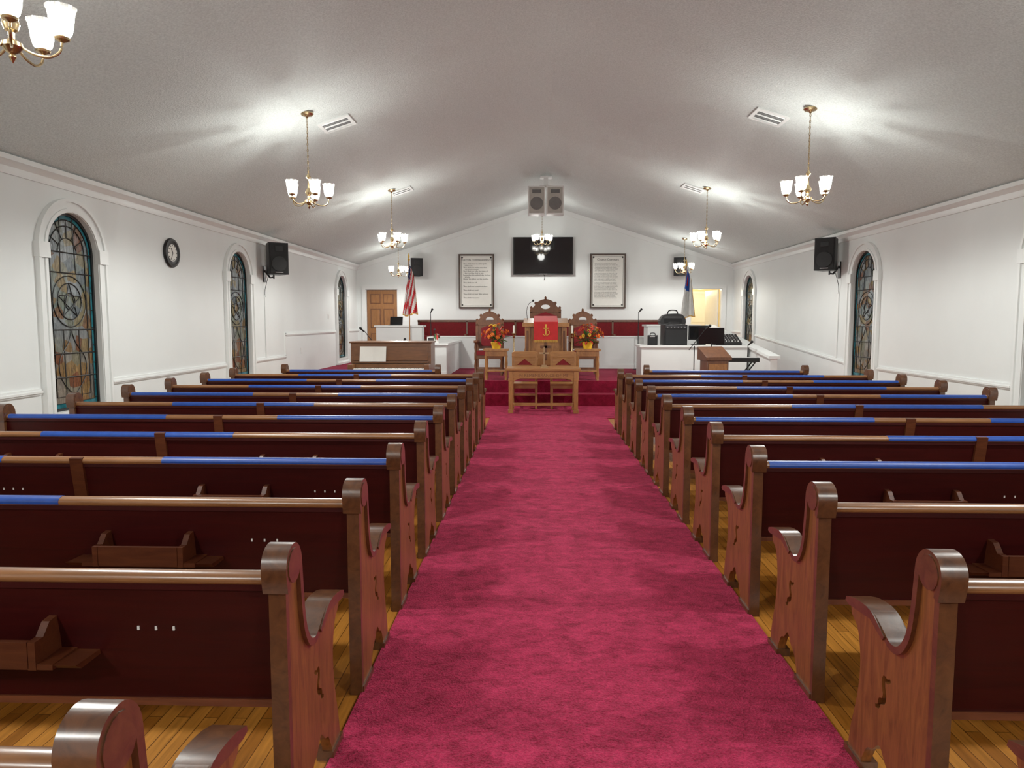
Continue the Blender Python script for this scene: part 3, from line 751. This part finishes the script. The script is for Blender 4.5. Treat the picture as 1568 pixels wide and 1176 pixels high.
def mic(loc,h,boom=True,sg=1):
    b=B()
    b.lathe([(.001,0),(.12,0),(.12,.012),(.02,.02),(.010,.03),(.010,h*.75),(.001,h*.75)],(0,0,0),M_black,16)
    if boom: b.tube([(-.1*sg,0,h*.70),(.2*sg,-.05,h*.97)],.008,M_black,6); q=(.2*sg,-.05,h*.97)
    else: b.tube([(0,0,h*.75),(0,-.02,h*.95)],.008,M_black,6); q=(0,-.02,h*.95)
    b.tube([(q[0],q[1],q[2]-.02),(q[0]+.05*sg,q[1]-.08,q[2]+.05)],[.012,.02],M_black,8); b.ball((q[0]+.05*sg,q[1]-.08,q[2]+.05),.028,M_grille)
    b.obj('microphone_stand',loc)
mic((-2.48,16.8,PZ),1.42,False); mic((2.4,16.75,PZ),1.42,False); mic((-3.1,13.65,0.0),1.45,True,-1) ; mic((2.98,13.45,0),1.5,True,1); mic((4.15,14.05,0),1.2,False)
mic((-2.6,13.9,0),1.25,False)
def ampbox(name,loc,w,h,d,rot=0,handle=True):
    b=B(); b.box(-w/2,w/2,-d/2,d/2,0,h,M_black); b.box(-w/2+.02,w/2-.02,-d/2-.01,-d/2,.02,h*.75,M_grille)
    b.box(-w/2+.02,w/2-.02,-d/2-.012,-d/2,h*.8,h-.02,M_metal)
    for k in range(6): b.lathe([(.001,0),(.012,0),(.010,.015),(.001,.016)],(0,0,0),M_steel,8,M=Matrix.Translation((-w/2+.06+k*(w-.12)/5,-d/2-.012,h*.87))@Matrix.Rotation(math.pi/2,4,'X'))
    if handle: b.tube(catmull([(-w*.25,0,h),(-w*.2,0,h+.04),(w*.2,0,h+.04),(w*.25,0,h)],4),.01,M_black,6)
    b.obj(name,loc,rot,.008)
ampbox('guitar_amplifier',(2.86,14.85,1.10),.48,.42,.3,.12)
ampbox('stage_monitor',(2.42,14.8,1.10),.20,.20,.25,-.2)
b=B(); b.prism([(-.22,0),(.22,0),(.22,.22),(-.22,.05)],'x',-.26,.26,M_black)
for i in range(8):
    for j in range(5): b.box(-.23+i*.06,-.215+i*.06,-.17+j*.08,-.15+j*.08,.07+j*.031,.095+j*.031,M_steel if j else M_white)
b.obj('audio_mixer',(3.94,14.84,1.10),0,.003)
b=B(); b.box(-.13,.13,-.08,.08,0,.015,M_black); b.box(-.02,.02,.01,.04,.015,.2,M_black); b.box(-.22,.22,-.01,.015,.10,.40,M_black); b.box(-.20,.20,-.014,-.01,.12,.38,M_screen)
b.obj('computer_monitor',(3.38,14.9,1.10),.25,.003)
b=B(); b.prism(catmull([(-.28,0),(-.29,.10),(-.2,.22),(.0,.25),(.2,.23),(.29,.10),(.28,0)],5),'y',-.14,.14,M_black)
b.tube(catmull([(-.12,-.05,.23),(-.08,-.08,.32),(.08,-.08,.32),(.12,-.05,.23)],5),.014,M_black,8); b.box(-.2,.2,-.155,-.14,.04,.13,M_grille)
b.tube([(-.2,-.145,.17),(.2,-.145,.17)],.006,M_steel,6)
b.obj('equipment_bag',(3.15,16.6,1.51),0,.012)
b=B(); b.box(-.38,.38,-.14,.14,.82,.90,M_black); b.box(-.34,.34,-.13,0,.90,.908,M_white)
for s in(-1,1):
    b.tube([(-.3,s*.1,.02),(.3,s*.1,.80)],.014,M_black,6); b.tube([(.3,s*.1,.02),(-.3,s*.1,.80)],.014,M_black,6)
for x in(-.3,.3): b.tube([(x,-.2,.015),(x,.2,.015)],.014,M_black,6); b.tube([(x,-.13,.81),(x,.13,.81)],.014,M_black,6)
b.obj('keyboard_on_stand',(3.78,13.45,.012),0,.003)
b=B(); 
for k in range(3):
    a=k*2*math.pi/3; b.tube([(0,0,.18),(.25*math.cos(a),.25*math.sin(a),.01)],.009,M_black,6)
b.tube([(0,0,.15),(0,0,1.2)],.01,M_black,8); b.box(-.24,.24,-.01,.0,0,.33,M_black,M=Matrix.Translation((0,0,1.15))@Matrix.Rotation(-.35,4,'X')); b.box(-.24,.24,-.05,0,-.01,0,M_black,M=Matrix.Translation((0,0,1.15))@Matrix.Rotation(-.35,4,'X'))
b.obj('music_stand',(3.42,13.95,0),math.pi*.9)
b=B(); b.box(-.2,.2,-.16,.16,0,.88,M_darkwood); b.box(-.17,.17,-.17,-.16,.06,.82,M_oak); b.prism([(-.2,.88),(.2,.88),(.2,1.12),(-.2,.94)],'x',-.24,.24,M_darkwood)
b.box(-.24,.24,-.2,.2,-.0,.04,M_darkwood); b.obj('wooden_lectern',(3.22,12.9,.012),.2,.004)
b=B(); b.box(-.15,.15,-.1,.1,0,.015,M_metal); b.box(-.15,.15,-.008,.008,0,.2,M_metal,M=Matrix.Translation((0,.1,.01))@Matrix.Rotation(-.3,4,'X')); b.box(-.14,.14,-.012,-.008,.01,.19,M_screen,M=Matrix.Translation((0,.1,.01))@Matrix.Rotation(-.3,4,'X'))
b.obj('laptop',(-3.3,16.68,1.49))
b=B(); b.lathe([(.001,0),(.05,0),(.06,.1),(.001,.1)],(0,0,0),M_white,16)
R=random.Random(5)
for k in range(22):
    a=R.uniform(0,6.28); u=R.uniform(.5,1.4); b.add([(0,0,.08),(.07,-.02,.1),(.16,0,.07),(.07,.02,.1)],[(0,1,2,3)],[M_green,M_redp,M_flagwhite][k%3],M=Matrix.Translation((0,0,.03))@Matrix.Rotation(a,4,'Z')@Matrix.Rotation(-u,4,'Y'))
b.obj('potted_plant',(-2.05,14.7,1.14))
b=B(); b.box(-.1,.1,-.08,.08,0,.12,M_white); b.box(-.08,.08,-.085,-.08,.02,.10,M_metal); b.tube([(.05,0,.12),(.05,0,.26)],.006,M_black,6); b.ball((.05,0,.27),.02,M_black)
b.obj('speaker_controller',(-2.2,15.1,1.14))

# flags
def flag(name,loc,kind,h=2.45,rot=0):
    b=B()
    b.lathe([(.001,0),(.15,0),(.15,.03),(.06,.06),(.03,.10),(.001,.1)],(0,0,0),M_brass,20)
    b.tube([(0,0,.08),(0,0,h)],.014,M_oak,8)
    b.lathe([(.02,0),(.03,.02),(.012,.04),(.022,.09),(.001,.17)],(0,0,h),M_gold,10)
    NI,NJ=52,40; vs=[];groups={}
    for j in range(NJ+1):
        t=j/NJ
        for i in range(NI+1):
            u=i/NI
            z=h-.08-.22*u-1.15*t*(.86+.14*math.cos(u*3))-.1*t*u
            x=-.16*t+.02+(.12+.22*t**.7)*u*(.7+.3*t)+.018*math.sin(u*26)*(.3+t)
            y=.055*math.sin(u*19+.8*t)*(.25+t)
            vs.append((x,-y-.05,z))
    W=NI+1
    for j in range(NJ):
        for i in range(NI):
            if kind=='us':
                if i<22 and j<11: m=M_flagwhite if (i%4==1 and j%3==1) else M_navy
                else: m=M_flagred if ((i+j//2)//4)%2==0 else M_flagwhite
            else:
                m=M_flagblue if(i<34 and j<16) else M_flagwhite
                if i<28 and j<14 and ((12<=i<=15 and 3<=j<=11) or(8<=i<=19 and 5<=j<=6)): m=M_flagred
            if (i==NI-1 or j==NJ-1): m=M_gold
            groups.setdefault(m.name,(m,[]))[1].append((j*W+i,j*W+i+1,(j+1)*W+i+1,(j+1)*W+i))
    first=True; o=len(b.v)
    for m,fl in groups.values():
        if first: b.add(vs,fl,m); first=False
        else:
            k=b.mi(m)
            for f in fl: b.f.append([q+o for q in f]); b.m.append(k)
    b.obj(name,loc,rot)
flag('american_flag',(-2.88,16.2,PZ),'us',2.5,0)
flag('christian_flag',(3.62,17.4,PZ),'ch',2.45,0)

# ---------------------------------------------------------------- world, camera
w=bpy.data.worlds.new('night'); sc.world=w; w.use_nodes=True
w.node_tree.nodes['Background'].inputs[0].default_value=(.02,.03,.06,1); w.node_tree.nodes['Background'].inputs[1].default_value=.3
cam=bpy.data.cameras.new('camera'); cam.lens=24.96; cam.sensor_width=36; cam.clip_start=.02
co=bpy.data.objects.new('camera',cam); co.location=(0,0,1.6); co.rotation_euler=(math.radians(90-5.1),0,math.radians(1.9))
sc.collection.objects.link(co); sc.camera=co
